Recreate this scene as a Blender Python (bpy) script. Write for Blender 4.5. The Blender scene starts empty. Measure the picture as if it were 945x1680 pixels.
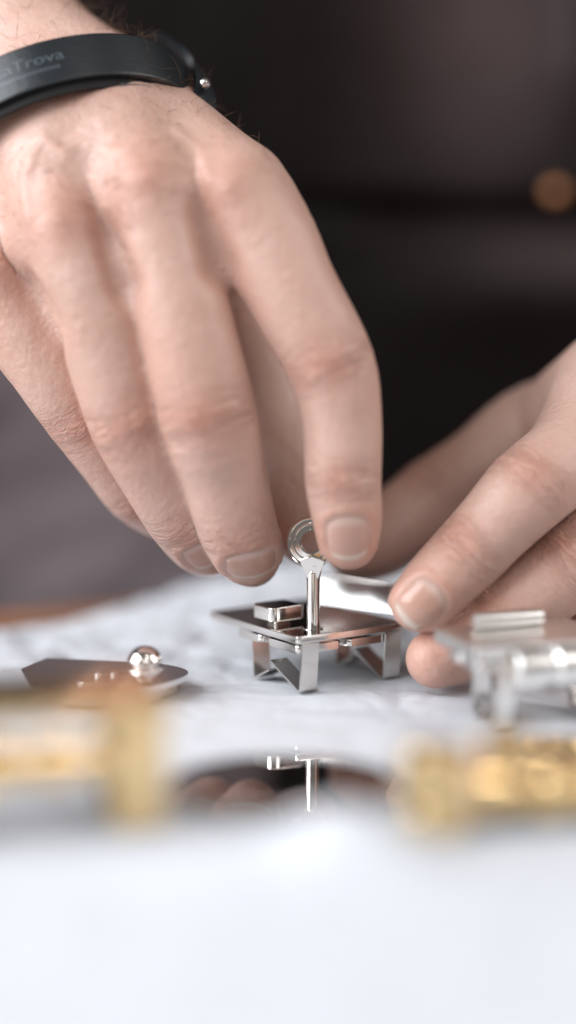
import bpy, bmesh, math, random
import numpy as np
from mathutils import Vector, Matrix
from mathutils.bvhtree import BVHTree

random.seed(7)
rng = np.random.default_rng(7)
S = 0.001                      # the scene is laid out in millimetres, built in metres
sc = bpy.context.scene

# ------------------------------------------------------------------ camera
LENS, SENSOR, FOCUS = 90.0, 24.0, 490.0
CY, CH, PITCH = -479.0, 110.0, math.radians(8.5)
CAM = np.array([0.0, CY, CH])
cam_d = bpy.data.cameras.new("camera")
cam = bpy.data.objects.new("camera", cam_d)
sc.collection.objects.link(cam)
cam.location = CAM * S
cam.rotation_euler = (math.pi / 2 - PITCH, 0, 0)
cam_d.sensor_fit = 'HORIZONTAL'
cam_d.sensor_width = SENSOR
cam_d.lens = LENS
cam_d.clip_start = 0.01
cam_d.clip_end = 50
cam_d.dof.use_dof = True
cam_d.dof.focus_distance = 0.481
cam_d.dof.aperture_fstop = 2.25
cam_d.dof.aperture_blades = 9
sc.camera = cam

# ------------------------------------------------------------------ world, lamps, exposure
world = bpy.data.worlds.new("World")
sc.world = world
world.use_nodes = True
bg = world.node_tree.nodes["Background"]
bg.inputs[0].default_value = (1.0, 0.94, 0.90, 1)
bg.inputs[1].default_value = 0.17


def area(name, loc, target, sx, sy, power, col):
    l = bpy.data.lights.new(name, 'AREA')
    l.shape = 'RECTANGLE'
    l.size, l.size_y, l.energy, l.color = sx, sy, power, col
    o = bpy.data.objects.new(name, l)
    sc.collection.objects.link(o)
    o.location = loc
    d = Vector(target) - Vector(loc)
    o.rotation_euler = d.to_track_quat('-Z', 'Y').to_euler()
    return o


area("window_light", (-1.1, -0.40, 0.72), (0, 0, 0.03), 1.25, 1.1, 35, (0.92, 0.96, 1.0))
area("side_window_light", (1.1, -0.25, 0.75), (0, 0, 0.05), 0.7, 0.9, 7.5, (1.0, 0.97, 0.95))
area("room_light", (0.25, -1.5, 0.95), (0, 0, 0.05), 1.2, 0.8, 4.2, (0.97, 0.98, 1.0))

area("ceiling_lamp", (0.35, -0.75, 1.3), (0, 0, 0), 0.10, 0.10, 1.6, (1.0, 0.97, 0.92))

sc.view_settings.view_transform = 'Standard'
sc.view_settings.look = 'None'
sc.view_settings.exposure = 0.12
sc.view_settings.gamma = 1.0
sc.cycles.use_denoising = True
sc.cycles.max_bounces = 8
sc.cycles.caustics_reflective = False
sc.cycles.caustics_refractive = False

# ------------------------------------------------------------------ measuring helpers (mm)
KPX = LENS / SENSOR * 945.0
cp, sp = math.cos(PITCH), math.sin(PITCH)


def ray(px, py):
    a = (px - 472.5) / KPX
    b = (840.0 - py) / KPX
    return np.array([a, cp + b * sp, -sp + b * cp])


def at(px, py, y):
    r = ray(px, py)
    return CAM + r * ((y - CY) / r[1])


def gnd(px, py, z=0.0):
    r = ray(px, py)
    return CAM + r * ((z - CH) / r[2])


def unit(v):
    v = np.asarray(v, float)
    return v / np.linalg.norm(v)


# ------------------------------------------------------------------ node helpers
def new_mat(name):
    m = bpy.data.materials.new(name)
    m.use_nodes = True
    nt = m.node_tree
    return m, nt, nt.nodes["Principled BSDF"]


def N(nt, typ, **kw):
    n = nt.nodes.new(typ)
    for k, v in kw.items():
        if k.startswith("i_"):
            n.inputs[k[2:].replace("_", " ")].default_value = v
        else:
            setattr(n, k, v)
    return n


def L(nt, a, b):
    nt.links.new(a, b)


def ramp(nt, fac, stops):
    r = N(nt, "ShaderNodeValToRGB")
    el = r.color_ramp.elements
    while len(el) < len(stops):
        el.new(0.5)
    for e, (p, c) in zip(el, stops):
        e.position = p
        e.color = (*c, 1) if len(c) == 3 else c
    L(nt, fac, r.inputs[0])
    return r.outputs[0]


def mixc(nt, fac, a, b):
    m = N(nt, "ShaderNodeMix", data_type='RGBA')
    for sock, v in ((m.inputs[0], fac), (m.inputs[6], a), (m.inputs[7], b)):
        if hasattr(v, "is_linked"):
            L(nt, v, sock)
        elif isinstance(v, (int, float)):
            sock.default_value = v
        else:
            sock.default_value = (*v, 1)
    return m.outputs[2]


def mth(nt, op, a, b=None, c=None):
    m = N(nt, "ShaderNodeMath", operation=op)
    for i, v in enumerate((a, b, c)):
        if v is None:
            continue
        if hasattr(v, "is_linked"):
            L(nt, v, m.inputs[i])
        else:
            m.inputs[i].default_value = v
    return m.outputs[0]


def coords(nt, scale=(1, 1, 1)):
    t = N(nt, "ShaderNodeTexCoord")
    m = N(nt, "ShaderNodeMapping")
    m.inputs["Scale"].default_value = scale
    L(nt, t.outputs["Object"], m.inputs[0])
    return m.outputs[0]


def noise(nt, vec, scale, detail=3, rough=0.5, dist=0.0):
    n = N(nt, "ShaderNodeTexNoise")
    n.inputs["Scale"].default_value = scale
    n.inputs["Detail"].default_value = detail
    n.inputs["Roughness"].default_value = rough
    n.inputs["Distortion"].default_value = dist
    L(nt, vec, n.inputs["Vector"])
    return n


def bump(nt, h, strength, dist, prev=None):
    b = N(nt, "ShaderNodeBump")
    b.inputs["Strength"].default_value = strength
    b.inputs["Distance"].default_value = dist
    L(nt, h, b.inputs["Height"])
    if prev is not None:
        L(nt, prev, b.inputs["Normal"])
    return b.outputs[0]


# ------------------------------------------------------------------ materials
def metal_mat(name, col, rough, smudge=0.06, wav=0.03):
    m, nt, p = new_mat(name)
    v = coords(nt)
    n = noise(nt, v, 260, 4, 0.6)
    n2 = noise(nt, v, 55, 3, 0.5)
    p.inputs["Metallic"].default_value = 1
    c = mixc(nt, n2.outputs[0], tuple(x * 0.93 for x in col), col)
    L(nt, c, p.inputs["Base Color"])
    r = mth(nt, 'MULTIPLY_ADD', n.outputs[0], smudge, rough)
    L(nt, r, p.inputs["Roughness"])
    b = bump(nt, n2.outputs[0], wav, 0.0002)
    L(nt, b, p.inputs["Normal"])
    return m


M_SILVER = metal_mat("polished_nickel", (0.80, 0.765, 0.735), 0.035)
M_SILVER2 = metal_mat("brushed_nickel", (0.90, 0.88, 0.86), 0.24, 0.1)
M_STEEL = metal_mat("leg_steel", (0.70, 0.67, 0.64), 0.12, 0.1)
M_GOLD = metal_mat("polished_gold", (0.84, 0.61, 0.32), 0.08, 0.1)
M_MIRROR = metal_mat("mirror_polished_steel", (0.80, 0.76, 0.73), 0.01, 0.02, 0.0)
M_STRIP = metal_mat("satin_strip", (0.80, 0.79, 0.79), 0.10, 0.04)
M_PLATE = metal_mat("satin_plate", (0.82, 0.80, 0.79), 0.20, 0.08)
M_COPPER = metal_mat("copper", (1.0, 0.50, 0.25), 0.5, 0.1)

# tissue paper
M_PAPER, nt, p = new_mat("white_tissue_paper")
v = coords(nt)
vo = N(nt, "ShaderNodeTexVoronoi", feature='F1')
vo.inputs["Scale"].default_value = 75
w1 = noise(nt, v, 60, 4, 0.6, 0.6)
vm = N(nt, "ShaderNodeVectorMath", operation='MULTIPLY_ADD')
L(nt, w1.outputs["Color"], vm.inputs[0])
vm.inputs[1].default_value = (0.012, 0.012, 0.012)
L(nt, v, vm.inputs[2])
L(nt, vm.outputs[0], vo.inputs["Vector"])
n1 = noise(nt, v, 160, 5, 0.62, 0.8)
n2 = noise(nt, v, 1400, 3, 0.6)
b1 = bump(nt, vo.outputs["Distance"], 0.12, 0.003)
b2 = bump(nt, n1.outputs[0], 0.12, 0.0012, b1)
b3 = bump(nt, n2.outputs[0], 0.25, 0.00012, b2)
L(nt, b3, p.inputs["Normal"])
L(nt, mixc(nt, n1.outputs[0], (0.625, 0.64, 0.68), (0.66, 0.675, 0.71)), p.inputs["Base Color"])
p.inputs["Roughness"].default_value = 0.55
p.inputs["Specular IOR Level"].default_value = 0.35

# wood
M_WOOD, nt, p = new_mat("brown_wood")
v = coords(nt, (3, 30, 30))
n = noise(nt, v, 3, 5, 0.6, 1.2)
L(nt, ramp(nt, n.outputs[0], [(0.3, (0.20, 0.075, 0.035)), (0.7, (0.40, 0.19, 0.10))]), p.inputs["Base Color"])
p.inputs["Roughness"].default_value = 0.4

# leather
M_LEATHER, nt, p = new_mat("dark_brown_leather")
v = coords(nt)
n = noise(nt, v, 14, 5, 0.6, 0.5)
g = N(nt, "ShaderNodeTexVoronoi", feature='F1')
g.inputs["Scale"].default_value = 900
L(nt, v, g.inputs["Vector"])
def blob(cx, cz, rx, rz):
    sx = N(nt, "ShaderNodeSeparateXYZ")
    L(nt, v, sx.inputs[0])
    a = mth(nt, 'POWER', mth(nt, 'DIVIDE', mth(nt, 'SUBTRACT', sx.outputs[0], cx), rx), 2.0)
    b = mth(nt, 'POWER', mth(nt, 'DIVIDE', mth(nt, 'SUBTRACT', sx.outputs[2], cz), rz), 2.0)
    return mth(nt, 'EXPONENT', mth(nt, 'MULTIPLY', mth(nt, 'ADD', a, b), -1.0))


painted_sheen = mth(nt, 'ADD', blob(0.058, 0.160, 0.032, 0.042), mth(nt, 'MULTIPLY', blob(0.088, 0.090, 0.030, 0.008), 0.75))  # sheen on the leather, painted as lighter patches of base colour
painted_sheen = mth(nt, 'MULTIPLY', painted_sheen, mth(nt, 'MULTIPLY_ADD', n.outputs[0], 1.4, 0.2))
L(nt, mixc(nt, painted_sheen, (0.006, 0.004, 0.004), (0.080, 0.056, 0.057)), p.inputs["Base Color"])
L(nt, mth(nt, 'MULTIPLY_ADD', n.outputs[0], 0.22, 0.38), p.inputs["Roughness"])
b1 = bump(nt, n.outputs[0], 0.5, 0.006)
b2 = bump(nt, g.outputs["Distance"], 0.4, 0.0004, b1)
L(nt, b2, p.inputs["Normal"])
p.inputs["Specular IOR Level"].default_value = 0.10

M_TROUSER, nt, p = new_mat("grey_trouser_cloth")
v = coords(nt)
n = noise(nt, v, 22, 5, 0.6, 0.6)
L(nt, mixc(nt, n.outputs[0], (0.065, 0.050, 0.053), (0.17, 0.135, 0.145)), p.inputs["Base Color"])
p.inputs["Roughness"].default_value = 0.85
L(nt, bump(nt, n.outputs[0], 0.5, 0.006), p.inputs["Normal"])

# wristband leather
M_BAND, nt, p = new_mat("black_band_leather")
v = coords(nt)
n = noise(nt, v, 700, 4, 0.6)
n0 = noise(nt, v, 60, 3, 0.6)
p.inputs["Base Color"].default_value = (0.007, 0.010, 0.013, 1)
L(nt, mth(nt, 'MULTIPLY_ADD', n0.outputs[0], 0.16, 0.30), p.inputs["Roughness"])
L(nt, bump(nt, n.outputs[0], 0.35, 0.0002), p.inputs["Normal"])
M_BANDIN, nt, p = new_mat("black_band_lining")
p.inputs["Base Color"].default_value = (0.006, 0.005, 0.005, 1)
p.inputs["Roughness"].default_value = 0.8
M_EMBOSS, nt, p = new_mat("embossed_lettering")
p.inputs["Base Color"].default_value = (0.075, 0.095, 0.11, 1)
p.inputs["Roughness"].default_value = 0.35
M_THREAD, nt, p = new_mat("grey_edge_paint")
p.inputs["Base Color"].default_value = (0.10, 0.085, 0.09, 1)
p.inputs["Roughness"].default_value = 0.5

# skin
M_SKIN, nt, p = new_mat("skin")
v = coords(nt)
att = N(nt, "ShaderNodeAttribute", attribute_name="red")
cv = N(nt, "ShaderNodeAttribute", attribute_name="crease")
cm = N(nt, "ShaderNodeAttribute", attribute_name="cmask")
nA = noise(nt, v, 70, 4, 0.6)
nB = noise(nt, v, 260, 4, 0.65)
nC = noise(nt, v, 25, 3, 0.5)
base = mixc(nt, nA.outputs[0], (0.48, 0.275, 0.212), (0.66, 0.46, 0.39))
base = mixc(nt, mth(nt, 'MULTIPLY', att.outputs["Fac"], mth(nt, 'MULTIPLY_ADD', nB.outputs[0], 0.7, 0.45)), base, (0.50, 0.19, 0.12))
blot = ramp(nt, nC.outputs[0], [(0.45, (0, 0, 0)), (0.72, (0.35, 0.35, 0.35))])
base = mixc(nt, blot, base, (0.53, 0.27, 0.20))
# fold lines across the joints
cn = noise(nt, cv.outputs["Vector"], 1.0, 4, 0.6, 0.7)
cr = ramp(nt, cn.outputs[0], [(0.40, (1, 1, 1)), (0.47, (0, 0, 0)), (0.50, (0, 0, 0)), (0.57, (1, 1, 1))])
crm = mth(nt, 'MULTIPLY', mth(nt, 'SUBTRACT', 1.0, cr), cm.outputs["Fac"])
base = mixc(nt, mth(nt, 'MULTIPLY', crm, 0.30), base, (0.42, 0.15, 0.10))
L(nt, base, p.inputs["Base Color"])
p.inputs["Subsurface Weight"].default_value = 0.35
p.inputs["Subsurface Radius"].default_value = (1.0, 0.38, 0.22)
p.inputs["Subsurface Scale"].default_value = 0.0022
p.inputs["Roughness"].default_value = 0.40
p.inputs["Specular IOR Level"].default_value = 0.5
vs = N(nt, "ShaderNodeTexVoronoi", feature='DISTANCE_TO_EDGE')
vs.inputs["Scale"].default_value = 900
wv = N(nt, "ShaderNodeVectorMath", operation='MULTIPLY_ADD')
L(nt, nB.outputs["Color"], wv.inputs[0])
wv.inputs[1].default_value = (0.003, 0.003, 0.003)
L(nt, v, wv.inputs[2])
L(nt, wv.outputs[0], vs.inputs["Vector"])
vs2 = N(nt, "ShaderNodeTexVoronoi", feature='DISTANCE_TO_EDGE')
vs2.inputs["Scale"].default_value = 380
L(nt, wv.outputs[0], vs2.inputs["Vector"])
b0 = bump(nt, vs2.outputs["Distance"], 0.35, 0.0006)
b1 = bump(nt, vs.outputs["Distance"], 0.35, 0.0003, b0)
b2 = bump(nt, nB.outputs[0], 0.4, 0.0009, b1)
b3 = bump(nt, mth(nt, 'MULTIPLY', crm, -1.0), 0.8, 0.0004, b2)
L(nt, b3, p.inputs["Normal"])

M_NAIL, nt, p = new_mat("fingernail")
tc = N(nt, "ShaderNodeAttribute", attribute_name="nailv")
v = coords(nt)
n = noise(nt, v, 300, 3, 0.5)
c = ramp(nt, tc.outputs["Fac"], [(0.0, (0.54, 0.36, 0.30)), (0.12, (0.58, 0.41, 0.35)), (0.27, (0.52, 0.30, 0.235)),
                                 (0.86, (0.52, 0.30, 0.235)), (0.95, (0.66, 0.52, 0.44)), (1.0, (0.70, 0.58, 0.50))])
L(nt, c, p.inputs["Base Color"])
p.inputs["Roughness"].default_value = 0.24
p.inputs["Subsurface Weight"].default_value = 0.3
p.inputs["Subsurface Radius"].default_value = (1, 0.4, 0.25)
p.inputs["Subsurface Scale"].default_value = 0.0015
L(nt, bump(nt, n.outputs[0], 0.15, 0.0003), p.inputs["Normal"])

M_HAIR, nt, p = new_mat("brown_arm_hair")
p.inputs["Base Color"].default_value = (0.13, 0.065, 0.032, 1)
p.inputs["Roughness"].default_value = 0.45

# ------------------------------------------------------------------ object helpers
def tag(o, label=None, cat=None, group=None, kind=None):
    if label: o["label"] = label
    if cat: o["category"] = cat
    if group: o["group"] = group
    if kind: o["kind"] = kind
    return o


def empty(name, loc, yaw=0.0):
    o = bpy.data.objects.new(name, None)
    o.empty_display_size = 0.01
    sc.collection.objects.link(o)
    o.location = np.asarray(loc, float) * S
    o.rotation_euler = (0, 0, yaw)
    o["_org"] = [float(x) for x in loc]
    o["_yaw"] = yaw
    return o


def mesh_obj(name, V, F, mat, parent=None, org=(0, 0, 0), smooth=True, local=True, auto=None):
    """V in mm.  With local=True the coordinates are already in the parent's frame."""
    V = np.asarray(V, float)
    if not local:
        V = V - np.asarray(org, float)
    me = bpy.data.meshes.new(name)
    me.from_pydata((V * S).tolist(), [], [list(map(int, f)) for f in F])
    me.materials.append(mat)
    me.update()
    if smooth:
        me.polygons.foreach_set("use_smooth", [True] * len(me.polygons))
    if auto is not None:
        me.set_sharp_from_angle(angle=math.radians(auto))
    o = bpy.data.objects.new(name, me)
    sc.collection.objects.link(o)
    if parent is not None:
        o.parent = parent
    elif not local:
        o.location = np.asarray(org, float) * S
    return o


def bm_obj(name, bm, mat, parent=None, loc=(0, 0, 0), rot=(0, 0, 0), auto=35):
    """bm in mm."""
    bmesh.ops.scale(bm, vec=(S, S, S), verts=bm.verts)
    bmesh.ops.recalc_face_normals(bm, faces=bm.faces)
    me = bpy.data.meshes.new(name)
    bm.to_mesh(me)
    bm.free()
    me.materials.append(mat)
    me.polygons.foreach_set("use_smooth", [True] * len(me.polygons))
    me.set_sharp_from_angle(angle=math.radians(auto))
    o = bpy.data.objects.new(name, me)
    sc.collection.objects.link(o)
    if parent is not None:
        o.parent = parent
    o.location = np.asarray(loc, float) * S
    o.rotation_euler = rot
    wn = o.modifiers.new("flat_faces", 'WEIGHTED_NORMAL')
    wn.mode = 'FACE_AREA'
    wn.weight = 100
    wn.keep_sharp = True
    return o


def bevel(bm, w, seg=3, edges=None):
    bmesh.ops.bevel(bm, geom=list(edges if edges is not None else bm.edges), offset=w, segments=seg, profile=0.5, affect='EDGES')
    return bm


def prism(outline, z0, z1, bev=0.2, seg=2):
    bm = bmesh.new()
    lo = [bm.verts.new((x, y, z0)) for x, y in outline]
    hi = [bm.verts.new((x, y, z1)) for x, y in outline]
    bm.faces.new(lo[::-1])
    bm.faces.new(hi)
    n = len(outline)
    for i in range(n):
        bm.faces.new((lo[i], lo[(i + 1) % n], hi[(i + 1) % n], hi[i]))
    if bev:
        es = [e for e in bm.edges if abs(e.verts[0].co.z - e.verts[1].co.z) < 1e-6]
        bevel(bm, bev, seg, es)
    return bm


def rrect(x0, y0, x1, y1, r, n=5):
    out = []
    for cx, cy, a0 in ((x1 - r, y1 - r, 0), (x0 + r, y1 - r, 90), (x0 + r, y0 + r, 180), (x1 - r, y0 + r, 270)):
        for k in range(n + 1):
            a = math.radians(a0 + 90 * k / n)
            out.append((cx + r * math.cos(a), cy + r * math.sin(a)))
    return out


def lathe(profile, n=48, axis='z'):
    bm = bmesh.new()
    rings = []
    for r, z in profile:
        if r < 1e-6:
            rings.append([bm.verts.new((0, 0, z))])
        else:
            rings.append([bm.verts.new((r * math.cos(2 * math.pi * k / n), r * math.sin(2 * math.pi * k / n), z)) for k in range(n)])
    for a, b in zip(rings, rings[1:]):
        for k in range(n):
            k2 = (k + 1) % n
            if len(a) == 1 and len(b) == 1:
                continue
            if len(a) == 1:
                bm.faces.new((a[0], b[k2], b[k]))
            elif len(b) == 1:
                bm.faces.new((a[k], a[k2], b[0]))
            else:
                bm.faces.new((a[k], a[k2], b[k2], b[k]))
    if axis == 'y':
        bmesh.ops.rotate(bm, verts=bm.verts, cent=(0, 0, 0), matrix=Matrix.Rotation(math.radians(90), 3, 'X'))
    if axis == 'x':
        bmesh.ops.rotate(bm, verts=bm.verts, cent=(0, 0, 0), matrix=Matrix.Rotation(math.radians(90), 3, 'Y'))
    return bm


def ribbon(path, wdir, width, thick):
    """A strip of sheet metal: path of points, width vector direction; returns a bmesh."""
    path = [np.asarray(q, float) for q in path]
    wdir = unit(wdir)
    bm = bmesh.new()
    sec = []
    for i, q in enumerate(path):
        t = unit(path[min(i + 1, len(path) - 1)] - path[max(i - 1, 0)])
        nrm = unit(np.cross(t, wdir))
        a, b = q - wdir * width / 2, q + wdir * width / 2
        sec.append([bm.verts.new(tuple(c)) for c in (a - nrm * thick / 2, b - nrm * thick / 2, b + nrm * thick / 2, a + nrm * thick / 2)])
    for s0, s1 in zip(sec, sec[1:]):
        for k in range(4):
            bm.faces.new((s0[k], s0[(k + 1) % 4], s1[(k + 1) % 4], s1[k]))
    bm.faces.new(sec[0][::-1])
    bm.faces.new(sec[-1])
    return bm


def crom(pts, n):
    """Catmull-Rom through rows of pts (any columns), n samples per span."""
    P = np.asarray(pts, float)
    Q = np.vstack([2 * P[0] - P[1], P, 2 * P[-1] - P[-2]])
    out = []
    for i in range(1, len(Q) - 2):
        p0, p1, p2, p3 = Q[i - 1:i + 3]
        for k in range(n):
            t = k / n
            out.append(0.5 * (2 * p1 + (p2 - p0) * t + (2 * p0 - 5 * p1 + 4 * p2 - p3) * t * t + (3 * p1 - p0 - 3 * p2 + p3) * t ** 3))
    out.append(P[-1])
    return np.array(out)


def bend(path, r_steps=5):
    """Rounds the inner corners of a polyline."""
    path = [np.asarray(q, float) for q in path]
    out = [path[0]]
    for a, b, c in zip(path, path[1:], path[2:]):
        u1, u2 = unit(a - b), unit(c - b)
        r = 0.9
        for k in range(r_steps + 1):
            t = k / r_steps
            out.append((1 - t) ** 2 * (b + u1 * r) + 2 * t * (1 - t) * b + t * t * (b + u2 * r))
    out.append(path[-1])
    return out


def hash_noise2(X, Y, seed=0):
    """smooth value noise on arrays"""
    xi, yi = np.floor(X).astype(int), np.floor(Y).astype(int)
    xf, yf = X - xi, Y - yi
    u, w = xf * xf * (3 - 2 * xf), yf * yf * (3 - 2 * yf)

    def h(a, b):
        q = np.sin(a * 127.1 + b * 311.7 + seed * 74.7) * 43758.5453
        return q - np.floor(q)
    return (h(xi, yi) * (1 - u) + h(xi + 1, yi) * u) * (1 - w) + (h(xi, yi + 1) * (1 - u) + h(xi + 1, yi + 1) * u) * w


def worley2(X, Y, seed=0, second=False):
    xi, yi = np.floor(X).astype(int), np.floor(Y).astype(int)
    d1 = np.full(X.shape, 9.0)
    d2 = np.full(X.shape, 9.0)
    for dx in (-1, 0, 1):
        for dy in (-1, 0, 1):
            a, b = xi + dx, yi + dy
            q = np.sin(a * 127.1 + b * 311.7 + seed) * 43758.5453
            r = np.sin(a * 269.5 + b * 183.3 + seed) * 43758.5453
            d = np.hypot(a + q - np.floor(q) - X, b + r - np.floor(r) - Y)
            d2 = np.minimum(d2, np.maximum(d, d1))
            d1 = np.minimum(d1, d)
    return d2 - d1 if second else d1


# ------------------------------------------------------------------ table
top = empty("wooden_table", (0, -120, -1.5))
tag(top, "brown wooden table under the white tissue paper", "table")
# table edge on the person's side runs slightly askew
e0 = gnd(0, 1003, -1.5)
TB = prism([(-420, -460), (420, -460), (420, e0[1] + 48 + 120 + 5), (e0[0] * 0 + 0, e0[1] + 34 + 120), (-76, e0[1] + 120), (-420, e0[1] + 70)], -24, -0.4, 1.5, 2)
bm_obj("tabletop", TB, M_WOOD, top)

# ------------------------------------------------------------------ tissue paper
def paper_z(X, Y):
    z = np.zeros_like(X)
    # gentle waves
    z += 1.6 * (hash_noise2(X / 46 + 3.1, Y / 40 + 1.7, 1) - 0.5)
    # crumple facets, stronger at the back and right
    back = np.clip((Y - 8) / 60, 0, 1)
    mid = np.clip((Y + 30) / 30, 0, 1) * np.clip((70 - Y) / 30, 0, 1)
    wx = X + 7 * hash_noise2(X / 17, Y / 17, 5)
    wy = Y + 7 * hash_noise2(X / 15 + 9, Y / 15, 6)
    c1 = worley2(wx / 22, wy / 19, 2.0, True)
    c2 = worley2(wx / 9 + 5, wy / 8, 4.0, True)
    c3 = worley2(wx / 3.6 + 5, wy / 3.2, 8.0, True)
    z += (0.35 + 0.6 * mid + 1.1 * back) * (np.minimum(c1, 0.5) * 2.2 - 0.6)
    z += (0.16 + 0.26 * mid + 0.30 * back) * (np.minimum(c2, 0.45) * 2 - 0.4)
    z += (0.06 + 0.10 * mid + 0.07 * back) * (np.minimum(c3, 0.4) * 2)
    # lifted towards the far edge in the middle
    z += 7.5 * np.clip((Y - 25) / 95, 0, 1) ** 1.3 * np.exp(-((X - 10) / 60) ** 2)
    # flatter where the pieces stand
    return z


def flat_zones(X, Y, Z):
    for (cx, cy, r, h) in FLAT:
        w = np.clip(1.35 - np.hypot(X - cx, Y - cy) / r, 0, 1)
        w = w * w * (3 - 2 * w)
        Z = Z * (1 - w) + h * w
    return Z


def far_edge(X):
    a = gnd(0, 1030, 0.5)
    b = gnd(470, 925, 6)
    t = np.clip((X - a[0]) / (b[0] - a[0]), -0.3, 1.2)
    return a[1] + (b[1] - a[1]) * t + 1.2 * np.sin(X * 0.13)


# local frame of the little stand
Uv = unit([0.82, 0.57, 0]); Vv = unit([0.57, -0.82, 0])
PL = gnd(343, 1003, 13.0)          # left corner of the top plate
STAND_C = PL + Uv * 14.75 + Vv * 17.8
FLAT = [(STAND_C[0] + 4, STAND_C[1] - 4, 24, 0.0)]
DISC_C = gnd(462, 1296, 0.8)
LEAF_C = gnd(205, 1110, 2.5)
FLAT += [(DISC_C[0], DISC_C[1], 27, 0.0), (LEAF_C[0] - 6, LEAF_C[1], 24, 0.0), (45, -62, 26, 0.0), (-50, -75, 30, 0), (48, -110, 30, 0), (38, 6, 14, 0.5)]
nx, ny = 420, 560
xs = np.linspace(-190, 190, nx)
ts = np.linspace(0, 1, ny)
XX = np.repeat(xs[:, None], ny, 1)
edge = far_edge(XX)
YY = -300 + (edge + 300) * ts[None, :]
ZZ = flat_zones(XX, YY, paper_z(XX, YY))
# soft curled hump in front of the round disc
hx, hy = gnd(570, 1385, 3)[:2]
ZZ += 8.5 * np.exp(-((XX - hx) / 13) ** 2 - ((YY - hy) / 8) ** 2)
hx, hy = gnd(330, 1400, 3)[:2]
ZZ += 3.0 * np.exp(-((XX - hx) / 26) ** 2 - ((YY - hy) / 10) ** 2)
ZZ -= np.clip(ZZ * 0 + (YY - edge + 1.2), 0, 1.2) * 0.8
ZZ = np.maximum(ZZ, -1.0)
idx = np.arange(nx * ny).reshape(nx, ny)
F = np.stack([idx[:-1, :-1], idx[1:, :-1], idx[1:, 1:], idx[:-1, 1:]], -1).reshape(-1, 4)
pap = mesh_obj("tissue_paper", np.stack([XX, YY, ZZ], -1).reshape(-1, 3), F, M_PAPER, None, (0, -100, 0), local=False)
tag(pap, "crumpled sheet of white tissue paper spread over the table", "paper")


# ------------------------------------------------------------------ little metal stands
def make_stand(name, label, group, org, yaw, lu, lv, h, leg_w, mat, leg_mat, thick=1.7, under=True, inset=0.8):
    """local x = u (right and back), local y = -v (away), origin under the plate's left corner."""
    t = empty(name, org, yaw)
    tag(t, label, "metal stand", group)
    v = lambda a, d, z: np.array([a, -d, z])
    bm_obj("top_plate", prism(rrect(0, -lv, lu, 0, 0.8, 4), h - thick, h, 0.22, 2), mat, t, auto=50)
    if under:
        zt = h - thick - 0.55
        for (a0, a1, d0, d1) in ((0.5, lu * 0.33, lv * 0.30, lv * 0.58), (0.5, lu * 0.42, lv * 0.64, lv * 0.985), (lu * 0.47, lu - 1.8, lv * 0.62, lv * 0.99)):
            bm_obj("under_bar", prism(rrect(a0, -d1, a1, -d0, 1.2, 5), zt - 1.7, zt, 0.3, 2), mat, t, auto=50)
        bm_obj("spacer", prism(rrect(lu * 0.25, -lv * 0.9, lu * 0.75, -lv * 0.4, 1.0), zt - 0.4, h - thick + 0.02, 0), mat, t)
    zt = h - thick
    k = leg_w / 2
    for (a, d, s) in ((k + inset, lv + 0.3, 1), (lu - k - 1.2, lv + 0.3, 1), (k + inset, lv * 0.46, -1), (lu - k - 1.2, lv * 0.46, -1)):
        lean, run, rise = 0.9, 11.5 if s > 0 else 6.0, 5.2 if s > 0 else 3.0
        pth = bend([v(a, d, zt), v(a, d - s * lean, 0.3), v(a, d - s * (lean + run), 0.3 + rise)])
        bm_obj("leg", ribbon(pth, (1, 0, 0), leg_w, 0.45), leg_mat, t, auto=50)
    return t


YAW = math.atan2(Uv[1], Uv[0])
stand = make_stand("metal_stand", "small polished nickel stand on four bent strip legs in the middle of the paper", "polished metal stands on the paper",
                   (PL[0], PL[1], 0), YAW, 29.5, 36.0, 13.0, 4.5, M_SILVER, M_STEEL)
Rm = Matrix.Rotation(-YAW, 3, 'Z')
STO = np.array([PL[0], PL[1], 0])


def to_local(w):
    return np.array(Rm @ Vector(np.asarray(w, float) - STO))


# keyhole plate the post goes through
PO = gnd(514, 1031, 13.0)


def grommet(u=0):
    return prism([(2.3 * math.cos(a), 2.3 * math.sin(a)) for a in np.linspace(0, 2 * math.pi, 28, endpoint=False)], 0, 0.18, 0.05, 1)


bm_obj("socket", grommet(), M_STEEL, stand, to_local(PO), (0, 0, 0))

# post with ring head: its own thing, held by fingers
key = empty("ring_post", PO)
tag(key, "polished nickel post with a grooved ring head held upright under the fingertips", "metal post")
post = [(0.0, 0), (1.35, 0), (1.5, 0.15), (1.5, 12.6), (1.35, 13.1), (1.0, 13.4), (0, 13.5)]
bm_obj("post", lathe(post, 40), M_SILVER, key)
RC = at(512, 889, PO[1]) - PO
prof = [(2.35, -0.7), (2.35, 0.75), (2.45, 0.9), (2.75, 0.9), (2.85, 0.62), (3.75, 0.55), (3.85, 0.88), (4.2, 0.9), (4.3, 0.6),
        (4.95, 0.55), (5.05, 0.88), (5.4, 0.9), (5.62, 0.75), (5.7, 0.45), (5.7, -0.45), (5.6, -0.75), (5.3, -0.9), (2.6, -0.9), (2.35, -0.7)]
rg = bm_obj("ring_head", lathe([(r, z) for r, z in prof], 96), M_SILVER, key, RC, (math.radians(90 - 5), 0, math.radians(-16)), auto=30)
# forked neck
bm = prism([(-1.5, 0), (1.5, 0), (1.55, 1.8), (2.1, 3.0), (3.2, 4.2), (0, 5.4), (-3.2, 4.2), (-2.1, 3.0), (-1.55, 1.8)], -0.75, 0.75, 0.25, 2)
bm_obj("forked_neck", bm, M_SILVER, key, (0, -0.3, RC[2] - 8.1), (math.radians(98), 0, math.radians(-14)), auto=60)

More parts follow.
